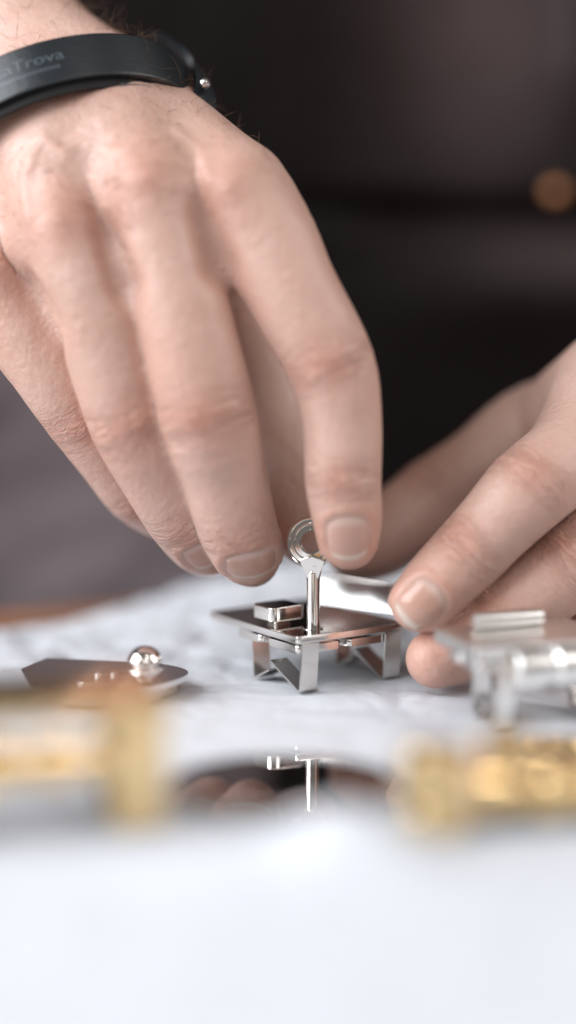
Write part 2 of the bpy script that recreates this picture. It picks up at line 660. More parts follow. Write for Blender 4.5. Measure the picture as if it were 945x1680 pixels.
# small box on a stem, standing on the plate
BO = gnd(457, 1020, 13.0)
box = empty("square_knob", BO, math.radians(36))
tag(box, "small square polished knob with rounded corners sitting on the stand's plate", "metal knob")
bm_obj("stem", prism(rrect(-2.2, -2.0, 2.0, 1.6, 0.5), 0, 1.0, 0.1, 1), M_STEEL, box)
bm = bmesh.new()
bmesh.ops.create_cube(bm, size=1)
bmesh.ops.scale(bm, vec=(9.4, 8.2, 3.3), verts=bm.verts)
ve = [e for e in bm.edges if abs(e.verts[0].co.z - e.verts[1].co.z) > 1]
bevel(bm, 1.5, 5, ve)
he = [e for e in bm.edges if abs(e.verts[0].co.z - e.verts[1].co.z) < 1e-4 and e.calc_face_angle(0) > 1.0]
bevel(bm, 0.35, 3, he)
bm_obj("cap", bm, M_SILVER, box, (0, 0, 2.55), auto=60)

# upright band held by the other hand's fingers
SA = gnd(523, 987, 13.15)
SB = gnd(672, 1009, 13.15)
band = empty("upright_strip", SA)
tag(band, "straight upright polished strip standing on the stand plate, held at its end by fingers", "metal strip")
dirB = unit(SB - SA)
ln = np.linalg.norm(SB - SA)
leanv = np.array([0.13, 0.16, 1.0])
bm_obj("strip", ribbon([(0, 0, 3.2), tuple(dirB * ln + np.array([0, 0, 3.2]))], leanv, 6.3, 0.8), M_STRIP, band)
bm_obj("rim", ribbon([(0.42, 0.5, 6.4), tuple(dirB * ln + np.array([0.42, 0.5, 6.4]))], np.cross(dirB, (0, 0, 1)), 1.3, 0.35), M_STEEL, band)

# ------------------------------------------------------------------ leaf plate with ball
LP = [(34, 1097), (76, 1079), (140, 1083), (206, 1086), (262, 1089), (292, 1094), (308, 1101), (303, 1109), (275, 1119), (225, 1129), (165, 1138), (100, 1138), (50, 1122)]
LO = gnd(190, 1108, 4.0)
LO[2] = 0
leaf = empty("pointed_plate", LO)
tag(leaf, "flat polished nickel plate with one pointed corner lying left of the stand, carrying a ball", "metal plate")
outl = [tuple((gnd(a, b, 4.0) - LO)[:2]) for a, b in LP]
sm = np.array(outl)
sm = np.vstack([sm[0], sm[1], sm[3], crom(sm[3:], 4)[1:]])
bm_obj("plate", prism([tuple(q) for q in sm], 2.8, 4.0, 0.35, 3), M_PLATE, leaf, auto=50)
sm2 = np.array(sm) * 0.86
bm_obj("backing", prism([tuple(q) for q in sm2], 0.2, 2.9, 0.3, 2), M_STEEL, leaf, auto=50)
tq = gnd(172, 1118, 4.0) - LO
bm_obj("raised_tab", prism(rrect(tq[0] - 6, tq[1] - 4, tq[0] + 6, tq[1] + 3, 2.0), 4.0, 5.2, 0.3, 2), M_SILVER2, leaf, auto=40)
for kx, ky in ((-1.5, 0.5), (1.8, 1.5)):
    bm_obj("pin", lathe([(0.7, 0), (0.7, 0.8), (0.4, 1.1), (1e-7, 1.2)], 16), M_SILVER, leaf, (tq[0] + kx, tq[1] + ky, 5.2))
BC = gnd(238, 1119, 4.0)
ball = empty("ball_knob", BC)
tag(ball, "round polished ball knob with a groove around its middle, standing on the pointed plate", "metal knob")
R = 4.0
pr = []
for k in range(0, 41):
    a = math.radians(-88 + 176 * k / 40)
    z = R * math.sin(a)
    r = R * math.cos(a)
    r = max(r, 1e-3)
    g = math.exp(-(z / 0.22) ** 2) * 0.55 + 0.25 * math.exp(-((z - 0.55) / 0.18) ** 2) * 0
    pr.append((r - g, z))
zs = sorted(set([q[1] for q in pr if abs(q[1] - 0.2) > 0.75] + [-0.5, -0.42, -0.36, -0.3, -0.22, -0.1, 0.5, 0.62, 0.7, 0.76, 0.82, 0.9]))
pr = [(1e-7, -R)] + [(math.sqrt(max(R * R - z * z, 1e-4)) - 1.0 * math.exp(-((z - 0.2) / 0.5) ** 6), z) for z in zs] + [(1e-7, R)]
bm_obj("ball", lathe(pr, 64), M_SILVER, ball, (0, 0, R), auto=40)

# ------------------------------------------------------------------ round polished disc (mirror-like) in front
DC = gnd(466, 1296, 0.0)
disc = empty("round_disc", DC)
tag(disc, "round mirror-polished dark disc lying on the paper in front of the stand", "metal disc")
pr = [(1e-7, 0.1), (20.4, 0.1), (21.2, 0.5), (21.2, 0.9), (20.8, 1.25), (20.2, 1.3), (20.0, 1.3), (1e-7, 1.3)]
o = bm_obj("disc", lathe(pr, 96), M_MIRROR, disc, (0, 0, 0.6), (math.radians(-2.1), math.radians(0.3), 0), auto=25)

# ------------------------------------------------------------------ blurred foreground pieces
def corner_for(foot, yaw, a, d):
    """where the plate's far left corner stands when the foot at (a, d) stands on the given point"""
    u, w = np.array([math.cos(yaw), math.sin(yaw), 0]), np.array([math.sin(yaw), -math.cos(yaw), 0])
    return foot - u * a - w * d


GO = corner_for(gnd(226, 1368, 0), math.radians(14), 37.8, 28)
gold1 = make_stand("metal_stand", "gold stand with broad bent legs at the front left of the paper", "polished metal stands on the paper",
                   (GO[0], GO[1], 0), math.radians(14), 44, 28, 23.0, 9.5, M_GOLD, M_GOLD, 2.6, under=False)
spool = [(1e-7, -17), (3.6, -17), (4.0, -16.4), (4.0, -11), (2.7, -10.2), (2.7, -7), (4.2, -6.2), (4.2, 0), (3.0, 0.8), (3.0, 3.5), (4.2, 4.4), (4.2, 9), (2.6, 10), (2.6, 12.5), (3.8, 13.4), (3.8, 16.6), (1e-7, 17)]
bm_obj("roller", lathe(spool, 40, 'x'), M_GOLD, gold1, (17.5, -23, 12.0), auto=40)
so = corner_for(gnd(828, 1196, 0), math.radians(20), 6.5, 22)
st2 = make_stand("metal_stand", "silver stand at the right edge of the paper, in front of the fingers", "polished metal stands on the paper",
                 (so[0], so[1], 0), math.radians(20), 32, 22, 17.5, 4.0, M_SILVER2, M_SILVER2, 3.0, under=True, inset=4.5)
bm_obj("rail", lathe([(1e-7, -8), (1.5, -8), (1.8, -7.6), (1.8, 7.6), (1.5, 8), (1e-7, 8)], 24, 'x'), M_SILVER2, st2, (15, -5.0, 19.3), auto=40)
# tube joining the front legs of the silver stand
pr = [(1e-7, -9), (3.4, -9), (4.4, -8.4), (4.6, -7.6), (4.6, -2.4), (3.7, -1.8), (3.7, 0.2), (4.6, 0.8), (4.6, 7.6), (4.4, 8.4), (3.4, 9), (1e-7, 9)]
bm_obj("cross_tube", lathe(pr, 40, 'x'), M_SILVER2, st2, (16.5, -22.0, 12.2), auto=40)
# gold clasp pieces, right
g0 = gnd(714, 1362, 0)
gb = empty("gold_barrel", g0)
tag(gb, "short upright gold barrel at the left end of the gold clasp", "metal barrel")
pr = [(1e-7, 0), (5.6, 0), (6.2, 0.5), (6.2, 4.6), (5.8, 5.2), (6.2, 5.8), (6.2, 14.0), (5.7, 14.8), (4.6, 15.2), (1e-7, 15.2)]
bm_obj("barrel", lathe(pr, 48), M_GOLD, gb, auto=40)
g1 = g0 + np.array([5.6, 3, 0])
gc = empty("gold_clasp", g1, math.radians(6))
tag(gc, "wide gold clasp with a round button, at the front right of the paper", "metal clasp")
spool = [(1e-7, -17), (4.6, -17), (5.4, -16.2), (5.4, -12), (3.6, -11), (3.6, -9), (5.6, -7.6), (5.9, -4.6), (5.6, -1.5), (4.0, -0.4), (4.0, 1.6), (5.4, 3), (5.4, 8.5), (4.4, 9.4), (4.4, 12), (5.4, 13.2), (5.4, 16.5), (1e-7, 17)]
bm_obj("grooved_body", lathe(spool, 48, 'x'), M_GOLD, gc, (18.5, 0, 6.0), auto=40)
bm_obj("upper_bar", prism(rrect(2, -3.0, 30, 4, 2.5), 10.6, 12.2, 0.6, 3), M_GOLD, gc, auto=40)
pr = [(1e-7, 0), (3.8, 0), (3.8, 1.5), (4.6, 2.2), (4.6, 4.2), (3.4, 5.2), (1e-7, 5.5)]
bm_obj("button", lathe(pr, 40), M_GOLD, gc, (7.0, 0, 12.2), auto=40)
g2 = gnd(930, 1250, 0)
ge = empty("gold_link", g2, math.radians(-15))
tag(ge, "gold oval link lying behind the gold clasp at the right edge", "metal link")
bm = bmesh.new()
npth, nsec = 48, 12
vs_ = []
for i in range(npth):
    a = 2 * math.pi * i / npth
    c, s_ = math.cos(a), math.sin(a)
    ctr = np.array([9 * c, 6 * s_, 2.0])
    out = unit([c / 9, s_ / 6, 0])
    vs_.append([bm.verts.new(tuple(ctr + out * 1.6 * math.cos(b) + np.array([0, 0, 1.8 * math.sin(b)]))) for b in np.linspace(0, 2 * math.pi, nsec, endpoint=False)])
for i in range(npth):
    for k in range(nsec):
        bm.faces.new((vs_[i][k], vs_[(i + 1) % npth][k], vs_[(i + 1) % npth][(k + 1) % nsec], vs_[i][(k + 1) % nsec]))
bm_obj("link", bm, M_GOLD, ge)

#HANDS#
# ------------------------------------------------------------------ the person's hands: a signed distance field, meshed
def smin(a, b, k):
    h = np.clip(0.5 + 0.5 * (b - a) / k, 0, 1)
    return b + (a - b) * h - k * h * (1 - h)


class Field:
    def __init__(self, lo, hi, vox):
        self.lo = np.array(lo, float)
        self.vox = vox
        self.n = np.ceil((np.array(hi) - self.lo) / vox).astype(int)
        ax = [(self.lo[i] + vox * np.arange(self.n[i])).astype(np.float32) for i in range(3)]
        self.ax = ax

    def blank(self):
        return np.full(self.n, 30.0, np.float32)

    def chain(self, pts, n=4, flat=None, f=1.0, pad=14.0):
        """pts rows: x y z r ; distance to the tapered tube through them"""
        Q = crom(pts, n) if len(pts) > 2 else np.asarray(pts, float)
        out = self.blank()
        fl = None if flat is None else unit(flat).astype(np.float32)
        for a, b in zip(Q[:-1], Q[1:]):
            rm = max(a[3], b[3]) + pad
            lo = np.minimum(a[:3], b[:3]) - rm
            hi = np.maximum(a[:3], b[:3]) + rm
            i0 = np.clip(np.floor((lo - self.lo) / self.vox).astype(int), 0, self.n)
            i1 = np.clip(np.ceil((hi - self.lo) / self.vox).astype(int), 0, self.n)
            if (i1 <= i0).any():
                continue
            X = self.ax[0][i0[0]:i1[0], None, None] - np.float32(a[0])
            Y = self.ax[1][None, i0[1]:i1[1], None] - np.float32(a[1])
            Z = self.ax[2][None, None, i0[2]:i1[2]] - np.float32(a[2])
            d = (b[:3] - a[:3])
            t = (X * d[0] + Y * d[1] + Z * d[2]) / max(float(d @ d), 1e-6)
            t = np.clip(t, 0, 1).astype(np.float32)
            X = X - t * d[0]
            Y = Y - t * d[1]
            Z = Z - t * d[2]
            q = X * X + Y * Y + Z * Z
            if fl is not None:
                w = X * fl[0] + Y * fl[1] + Z * fl[2]
                q = q + w * w * (1 / f ** 2 - 1)
            dist = np.sqrt(q) - (a[3] + t * (b[3] - a[3]))
            if fl is not None:
                dist = dist * (0.5 + 0.5 * f)
            sl = tuple(slice(i0[k], i1[k]) for k in range(3))
            out[sl] = np.minimum(out[sl], dist)
        return out

    def mesh(self, D):
        """naive surface nets"""
        n = D.shape
        inside = D < 0
        c = [D[i:n[0] - 1 + i, j:n[1] - 1 + j, k:n[2] - 1 + k] for i in (0, 1) for j in (0, 1) for k in (0, 1)]
        cnt = sum((x < 0).astype(np.int8) for x in c)
        act = (cnt > 0) & (cnt < 8)
        I = np.argwhere(act)
        C = np.stack([x[act] for x in c], 1)
        offs = np.array([(i, j, k) for i in (0, 1) for j in (0, 1) for k in (0, 1)], float)
        acc = np.zeros((len(I), 3))
        num = np.zeros(len(I))
        for a in range(8):
            for b in range(a + 1, 8):
                if np.abs(offs[a] - offs[b]).sum() != 1:
                    continue
                va, vb = C[:, a], C[:, b]
                m = (va < 0) != (vb < 0)
                t = np.where(m, va / np.where(m, va - vb, 1), 0)
                acc += np.where(m[:, None], offs[a] + t[:, None] * (offs[b] - offs[a]), 0)
                num += m
        V = self.lo + self.vox * (I + acc / num[:, None])
        ids = np.full(act.shape, -1, np.int64)
        ids[act] = np.arange(len(I))
        Fs = []
        for axn in range(3):
            sl0 = [slice(None)] * 3
            sl1 = [slice(None)] * 3
            sl0[axn] = slice(0, -1)
            sl1[axn] = slice(1, None)
            a, b = inside[tuple(sl0)], inside[tuple(sl1)]
            for sign in (0, 1):
                E = np.argwhere((a & ~b) if sign == 0 else (~a & b))
                o1, o2 = [(1, 2), (2, 0), (0, 1)][axn]
                ok = (E[:, o1] > 0) & (E[:, o2] > 0) & (E[:, o1] < n[o1] - 1) & (E[:, o2] < n[o2] - 1)
                E = E[ok]
                q = []
                for (da, db) in ((0, 0), (-1, 0), (-1, -1), (0, -1)):
                    e = E.copy()
                    e[:, o1] += da
                    e[:, o2] += db
                    q.append(ids[e[:, 0], e[:, 1], e[:, 2]])
                q = np.stack(q, 1)
                if sign == 1:
                    q = q[:, ::-1]
                Fs.append(q)
        F = np.concatenate(Fs)
        F = F[(F >= 0).all(1)]
        return V, F


def relax(V, F, it=3, lam=0.5):
    E = np.concatenate([F[:, [0, 1]], F[:, [1, 2]], F[:, [2, 3]], F[:, [3, 0]]])
    E = np.concatenate([E, E[:, ::-1]])
    cnt = np.bincount(E[:, 0], minlength=len(V))[:, None]
    for i in range(it):
        for s in (lam, -lam * 1.04):
            A = np.stack([np.bincount(E[:, 0], V[E[:, 1], k], minlength=len(V)) for k in range(3)], 1) / np.maximum(cnt, 1)
            V = V + s * (A - V)
    return V


def vnormals(V, F):
    fn = np.cross(V[F[:, 2]] - V[F[:, 0]], V[F[:, 3]] - V[F[:, 1]])
    out = np.zeros_like(V)
    for k in range(4):
        for j in range(3):
            out[:, j] += np.bincount(F[:, k], fn[:, j], minlength=len(V))
    return out / np.maximum(np.linalg.norm(out, axis=1, keepdims=True), 1e-9)


def J(*rows):
    """joint rows given as (px, py, y, r) -> xyz r"""
    out = []
    for a, b, y, r in rows:
        q = at(a, b, DEPTH(at(a, b, y)[2], y))
        out.append([*q, r])
    return np.array(out)


def DEPTH(z, y):
    """the hands lean back with height, so that wrist and fingertips stay about equally far from the lens"""
    return y + 0.17 * (z - 24)


def on_axis(P, a, b):
    d = b - a
    t = (P - a) @ d / (d @ d)
    return t


def seg_dist(V, pts):
    best = np.full(len(V), 1e9)
    for a, b in zip(pts[:-1], pts[1:]):
        d = b - a
        t = np.clip((V - a) @ d / (d @ d), 0, 1)
        best = np.minimum(best, np.linalg.norm(V - (a + t[:, None] * d), axis=1))
    return best


class Skin:
    """Collects the colour and crease attributes on a hand mesh"""
    def __init__(self, V, F):
        self.V, self.F = V, F
        self.Nrm = vnormals(V, F)
        n = len(V)
        self.red = np.zeros(n)
        self.cvec = np.zeros((n, 3))
        self.cmask = np.zeros(n)
        self.disp = np.zeros(n)
        self.nails = []
        self.own = None

    def owners(self, chains):
        """which finger each vertex belongs to"""
        best = np.full(len(self.V), 1e9)
        self.own = np.zeros(len(self.V), int)
        self.ch = chains
        for i, q in enumerate(chains):
            for a, b in zip(q[:-1], q[1:]):
                d = b[:3] - a[:3]
                t = np.clip((self.V - a[:3]) @ d / (d @ d), 0, 1)
                e = np.linalg.norm(self.V - (a[:3] + t[:, None] * d), axis=1) - (a[3] + t * (b[3] - a[3]))
                m = e < best
                best[m] = e[m]
                self.own[m] = i

    def mine(self, c):
        k = min(range(len(self.ch)), key=lambda i: seg_dist(np.asarray(c)[None, :], self.ch[i][:, :3])[0])
        return self.own == k

    def joint(self, c, axis, r, dorsal, red=0.7, lines=1.0, bump_=0.35):
        axis, dorsal = unit(axis), np.asarray(dorsal, float)
        dorsal = unit(dorsal - axis * (dorsal @ axis))
        side = np.cross(axis, dorsal)
        P = self.V - c
        s, l, h = P @ axis, P @ side, P @ dorsal
        near = (np.abs(s) < 2.2 * r) & (np.hypot(l, h) < 1.5 * r) & self.mine(c)
        dn = np.clip((self.Nrm @ dorsal + 0.1) / 0.8, 0, 1) * near
        m = np.exp(-(s / (0.55 * r)) ** 2) * dn
        self.red = np.maximum(self.red, 0.75 * red * np.exp(-(s / (0.62 * r)) ** 2 - (l / (0.62 * r)) ** 2) * dn)
        up = m * lines > self.cmask
        self.cvec[up] = np.stack([s * 0.62, l * 0.13, h * 0.06], 1)[up] + c[None, :] * 0.37
        self.cmask = np.maximum(self.cmask, m * lines)
        # rings of slack skin over the joint
        self.disp += bump_ * m * np.cos(s / (0.155 * r) + 0.8 * np.sin(l / r * 2.1 + c[0])) * 0.38
        self.disp += bump_ * 0.8 * np.exp(-(s / (0.42 * r)) ** 2 - (l / (0.6 * r)) ** 2) * dn

    def line(self, pts, h, w):
        d = seg_dist(self.V, pts)
        self.disp += h * np.exp(-(d / w) ** 2)

    def nail(self, c, axis, dorsal, w, l):
        axis = unit(axis)
        if not hasattr(self, "bvh"):
            self.bvh = BVHTree.FromPolygons([tuple(q) for q in self.V], [tuple(map(int, f)) for f in self.F])
        loc, *_r = self.bvh.ray_cast(Vector(CAM), Vector(unit(c - CAM)), 900)
        if loc is not None:
            c = np.array(loc)
        dorsal = np.asarray(dorsal, float)
        dorsal = unit(dorsal - axis * (dorsal @ axis))
        side = np.cross(axis, dorsal)
        P = self.V - c
        s, q, h = P @ axis / (l / 2), P @ side / (w / 2), P @ dorsal
        on = (h > -9) & (h < 6) & self.mine(c) & (self.Nrm @ dorsal > -0.2)
        rho = (np.abs(s) ** 3.0 + np.abs(q) ** 3.0) ** (1 / 3.0)
        fold = np.exp(-((rho - 1.22) / 0.16) ** 2) * (s < 0.85) * on
        self.disp += 0.38 * fold - 0.35 * np.clip((1.02 - rho) / 0.1, 0, 1) * on
        self.red = np.maximum(self.red, 0.45 * fold)
        self.nails.append((c, axis, dorsal, side, w, l))

    def finish(self):
        bv = BVHTree.FromPolygons([tuple(q) for q in self.V], [tuple(map(int, f)) for f in self.F])
        out = []
        for (c, axis, dorsal, side, w, l) in self.nails:
            nu, nv = 15, 19
            Vn, att_ = [], []
            hit = np.zeros((nv, nu, 3))
            for j in range(nv):
                for i in range(nu):
                    u, v_ = -1 + 2 * i / (nu - 1), -1 + 2 * j / (nv - 1)
                    # rounded ends
                    wf = (1 - 0.10 * max(0, -v_) ** 3) * (1 - max(0, v_ - 0.35) ** 2 * 0.35)
                    vv = v_ * (1 - 0.26 * u * u * (1 if v_ > 0 else 0.8))
                    p0 = c + side * (u * wf * w / 2) + axis * (vv * l / 2)
                    loc, nr, ix, dd = bv.ray_cast(Vector(p0 + dorsal * 25), Vector(-dorsal), 60)
                    p1 = np.array(loc) if loc is not None and abs((np.array(loc) - c) @ dorsal) < 6 else np.array(bv.find_nearest(Vector(p0))[0])
                    lift = 0.10 - 0.42 * abs(u) ** 5 - 0.42 * max(0, -v_) ** 6
                    hit[j, i] = p1 + dorsal * lift
            # smooth the nail and stretch the free edge a little past the flesh
            for _ in range(3):
                mid = hit.copy()
                mid[1:-1] = 0.5 * hit[1:-1] + 0.25 * (hit[:-2] + hit[2:])
                hit = mid
            top_ = hit.reshape(-1, 3)
            bot = top_ - dorsal * 0.42
            Vn = np.vstack([top_, bot])
            id_ = np.arange(nu * nv).reshape(nv, nu)
            Fn = []
            for j in range(nv - 1):
                for i in range(nu - 1):
                    q = (id_[j, i], id_[j, i + 1], id_[j + 1, i + 1], id_[j + 1, i])
                    Fn.append(q)
                    Fn.append(tuple(x + nu * nv for x in q[::-1]))
            rim = list(id_[0, :]) + list(id_[1:, -1]) + list(id_[-1, -2::-1]) + list(id_[-2:0:-1, 0])
            for a, b in zip(rim, rim[1:] + rim[:1]):
                Fn.append((a, a + nu * nv, b + nu * nv, b))
            vv = np.repeat(np.linspace(0, 1, nv), nu)
            out.append((Vn, Fn, np.concatenate([vv, vv])))
        self.V = self.V + self.Nrm * self.disp[:, None]
        return out


VOX = 0.75
# ---- the hand on the left of the picture (the person's right hand)
f1 = Field((-112, -48, 12), (36, 96, 196), VOX)
PY = PO[1]
idx_f = J((382, 325, -14, 12.0), (434, 400, -18, 11.0), (484, 490, -20, 10.3), (541, 598, -20, 9.8), (561, 690, PY - 13, 8.7), (563, 790, PY - 12, 8.3), (570, 850, PY - 10, 7.6), (572, 886, PY - 8, 6.5))
mid_f = J((246, 318, -15, 12.3), (270, 405, -19, 11.2), (302, 520, -21, 10.5), (340, 680, -19, 10.9), (365, 770, -14, 9.6), (389, 862, -8, 8.9), (405, 900, -2, 8.0), (413, 918, 2.5, 6.3))
rng_f = J((108, 385, -13, 11.5), (140, 460, -17, 10.4), (172, 560, -17, 9.6), (218, 688, -13, 9.9), (258, 775, -8, 8.8), (298, 845, -2, 8.3), (328, 888, 5, 7.4), (345, 905, 10, 5.8))
lit_f = J((2, 462, -2, 10.5), (45, 545, -5, 9.2), (90, 620, -5, 8.6), (136, 682, -2, 8.6), (185, 755, 3, 7.6), (222, 805, 8, 7.4), (258, 835, 15, 6.6), (285, 850, 20, 5.4))
th_f = J((250, 330, 26, 15), (330, 430, 32, 14.0), (405, 560, 31, 12.0), (440, 680, 27, 10.6), (468, 770, 21, 10.4), (490, 840, 14, 9.6), (505, 872, 10, 8.0))
dors = np.array([-0.15, -1.0, 0.25])
fing = []
for q, fl in ((idx_f, 0.93), (mid_f, 0.93), (rng_f, 0.93), (lit_f, 0.93), (th_f, 0.92)):
    ax_ = unit(q[-1, :3] - q[0, :3])
    dn_ = unit(dors - ax_ * (dors @ ax_))
    fing.append(f1.chain(q, 4, dn_, fl, 9))
wr = J((130, 225, 6, 24))[0]
wristpts = J((222, 196, 14, 13.5), (160, 200, 4, 16), (95, 222, 2, 16), (35, 255, 8, 15))
palm = None
for k, (q, w) in enumerate(zip((idx_f, mid_f, rng_f, lit_f), wristpts)):
    m1 = (q[0] * 0.5 + w * 0.5)
    m1[1] -= 2.0
    m1[3] = (12.5, 13.5, 13.5, 12.5)[k]
    q0 = q[0].copy(); q0[1] += 2.5; q0[3] *= 0.97
    q1 = q[1].copy(); q1[1] += 2.5; q1[3] *= 0.93
    q2 = q[1] * 0.55 + q[2] * 0.45; q2[1] += 3.0; q2[3] *= 0.74
    d = f1.chain(np.array([w, m1, q0, q1, q2]), 3, None, 1.0, 14)
    palm = d if palm is None else smin(palm, d, 4.0)
# flesh of the palm and thumb base behind the metacarpals
pc = J((110, 260, 16, 22), (190, 360, 14, 20))
palm = smin(palm, f1.chain(pc, 2, None, 1, 16), 10)
palm = smin(palm, f1.chain(J((150, 240, 24, 16), (250, 340, 28, 14)), 2, None, 1, 14), 10)
# web between thumb and index
palm = smin(palm, f1.chain(J((300, 330, 8, 11), (360, 430, 14, 8.5)), 2, None, 1, 14), 8)
# forearm, flattened
fa = J((140, 245, 10, 22), (62, 172, 20, 25.0), (0, 118, 32, 27), (-90, 30, 50, 30), (-200, -80, 75, 33))
fdir = unit(fa[2, :3] - fa[0, :3])
fd = np.array([-0.30, -0.88, -0.35]); fd = fd - fdir * (fd @ fdir)
arm = f1.chain(fa, 3, fd, 0.76, 16)
D = smin(palm, arm, 12)
G = None
for k, d in enumerate(fing):
    e = smin(D, d, 5.0)
    G = e if G is None else smin(G, e, 0.9)
V1, F1 = f1.mesh(G)
V1 = relax(V1, F1, 4)
s1 = Skin(V1, F1)
s1.owners([idx_f, mid_f, rng_f, lit_f, th_f])
cdir = np.array([-0.1, -1.0, 0.15])
for q, amt in ((idx_f, 1), (mid_f, 1), (rng_f, 1), (lit_f, 1)):
    s1.joint(q[3, :3], q[4, :3] - q[2, :3], q[3, 3], cdir, 0.75, 1.0, 0.42)
    s1.joint(q[5, :3], q[6, :3] - q[4, :3], q[5, 3], cdir + np.array([0, 0, -0.25]), 0.6, 0.9, 0.22)
    s1.joint(q[0, :3] + np.array([0, -4, 0]), q[1, :3] - q[0, :3], 13.0, cdir, 0.55, 0.25, 0.0)
    tipd = np.linalg.norm(V1 - q[-1, :3], axis=1)
    s1.red = np.maximum(s1.red, 0.5 * np.clip((13 - tipd) / 8, 0, 1))
# knuckle heads and extensor tendons
for q, w in zip((idx_f, mid_f, rng_f, lit_f), wristpts):
    kc = q[0, :3] + np.array([0, -q[0, 3] * 0.8, 2.0])
    dk = np.linalg.norm(V1 - kc, axis=1)
    s1.disp += 2.3 * np.exp(-(dk / 7.5) ** 2)
    s1.line([kc, kc * 0.55 + (w[:3] + np.array([0, -14, 0])) * 0.45, w[:3] + np.array([0, -15, 0])], 1.3, 3.0)
# hollows between the knuckles
for a, b in ((idx_f, mid_f), (mid_f, rng_f), (rng_f, lit_f)):
    kc = (a[0, :3] + b[0, :3]) / 2 + np.array([0, -9, -3])
    kd = (a[1, :3] + b[1, :3]) / 2 + np.array([0, -8, -4])
    s1.line([kc * 0.8 + kd * 0.2, kd], -2.8, 4.6)
# veins
for path in ([(70, 225), (110, 262), (160, 300), (175, 340)], [(60, 245), (40, 300), (50, 360)], [(110, 250), (130, 235), (190, 250), (240, 235)], [(290, 215), (330, 250), (345, 300)]):
    pts3 = []
    bv = None
    for (a, b) in path:
        pts3.append(at(a, b, 0))
    s1_b = getattr(s1, "bvh", None)
    if s1_b is None:
        s1.bvh = BVHTree.FromPolygons([tuple(q) for q in V1], [tuple(map(int, f)) for f in F1])
    hits = []
    for q in pts3:
        loc, *_r = s1.bvh.ray_cast(Vector(CAM), Vector(unit(q - CAM)), 900)
        if loc is not None:
            hits.append(np.array(loc))
    if len(hits) > 1:
        s1.line(crom(hits, 4) if len(hits) > 2 else hits, 0.55, 1.5)
# nails
s1.nail(at(572, 884, 0), idx_f[-1, :3] - idx_f[-3, :3] + np.array([0, -0.5, 0]), (0.02, -1, 0.12), 9.6, 10.6)
s1.nail(at(413, 929, 0), (0.12, 0.30, -1.0), (0.10, -1, -0.30), 11.8, 8.6)
s1.nail(at(336, 912, 4), rng_f[-1, :3] - rng_f[-2, :3], (-0.35, -1, -0.30), 9.5, 9.0)

# ---- the hand on the right of the picture (the person's left hand)
f2 = Field((10, -46, -4), (150, 110, 112), VOX)
i2 = J((1010, 668, 8, 13.5), (965, 716, 2, 11.2), (920, 760, -6, 10.2), (868, 803, -11, 10.0), (815, 858, -12, 9.0), (769, 907, -12, 8.6), (722, 955, -13, 8.1), (692, 986, -14, 7.1))
m2 = J((1085, 775, 4, 13), (1030, 838, 0, 11), (985, 882, -2, 10.3), (930, 930, -4, 9.9), (868, 982, -6, 9.0), (806, 1030, -8, 8.4), (754, 1062, -9, 7.8), (716, 1080, -10, 6.8))
r2 = J((1110, 870, 8, 12), (1060, 930, 8, 10), (1000, 985, 8, 9.6), (930, 1030, 8, 9.0), (870, 1062, 8, 8.0), (815, 1084, 8, 7.4), (780, 1092, 9, 6.6))
l2 = J((1130, 920, 0, 11), (1060, 980, -2, 9), (990, 1030, 2, 8.5), (920, 1068, 6, 7.6), (860, 1088, 10, 6.6))
t2 = J((1040, 690, 42, 17), (960, 700, 42, 15), (868, 712, 36, 11.6), (790, 765, 31, 10.0), (720, 818, 32, 10.6), (660, 860, 30, 9.8), (618, 890, 29, 9.0), (588, 906, 28, 7.4))
d2 = np.array([-0.35, -0.75, 0.6])
fing2 = []
for q in (i2, m2, r2, l2, t2):
    ax_ = unit(q[-1, :3] - q[0, :3])
    dn_ = unit(d2 - ax_ * (d2 @ ax_))
    fing2.append(f2.chain(q, 4, dn_, 0.93, 9))
wp = J((1260, 560, 52, 20), (1270, 640, 44, 20), (1290, 700, 42, 18), (1300, 760, 44, 17))
palm = None
for q, w in zip((i2, m2, r2, l2), wp):
    m1 = q[0] * 0.55 + w * 0.45
    m1[3] = 16
    q1 = q[1].copy(); q1[3] *= 0.92; q1[1] += 2
    d = f2.chain(np.array([w, m1, q[0], q1]), 3, None, 1.0, 14)
    palm = d if palm is None else smin(palm, d, 6)
palm = smin(palm, f2.chain(J((1060, 640, 30, 18), (960, 690, 26, 12)), 2, None, 1, 14), 9)
palm = smin(palm, f2.chain(J((1120, 740, 34, 26), (1250, 660, 50, 26)), 2, None, 1, 16), 9)
palm = smin(palm, f2.chain(J((1000, 655, 16, 14.5), (905, 700, 30, 9.5)), 2, None, 1, 14), 7)
G = None
for d in fing2:
    e = smin(palm, d, 5.0)
    G = e if G is None else smin(G, e, 0.9)
V2, F2 = f2.mesh(G)
V2 = relax(V2, F2, 4)
s2 = Skin(V2, F2)
s2.owners([i2, m2, r2, l2, t2])
dd2 = np.array([-0.35, -0.9, 0.45])
for q in (i2, m2, r2):
    s2.joint(q[3, :3], q[4, :3] - q[2, :3], q[3, 3], dd2, 0.7, 1.0, 0.42)
    s2.joint(q[5, :3], q[6, :3] - q[4, :3], q[5, 3], dd2, 0.6, 0.9, 0.22)
    tipd = np.linalg.norm(V2 - q[-1, :3], axis=1)
    s2.red = np.maximum(s2.red, 0.38 * np.clip((14 - tipd) / 10, 0, 1))
s2.joint(t2[4, :3], t2[5, :3] - t2[3, :3], 10, np.array([-0.4, -0.2, 0.9]), 0.5, 0.6, 0.25)
s2.nail(at(693, 990, -20), i2[-1, :3] - i2[-3, :3], (-0.10, -1, 0.22), 10.0, 10.2)
#s2.nail(at(698, 1078, -16), m2[-1, :3] - m2[-3, :3], (-0.45, -0.85, 0.15), 9.2, 9.5)

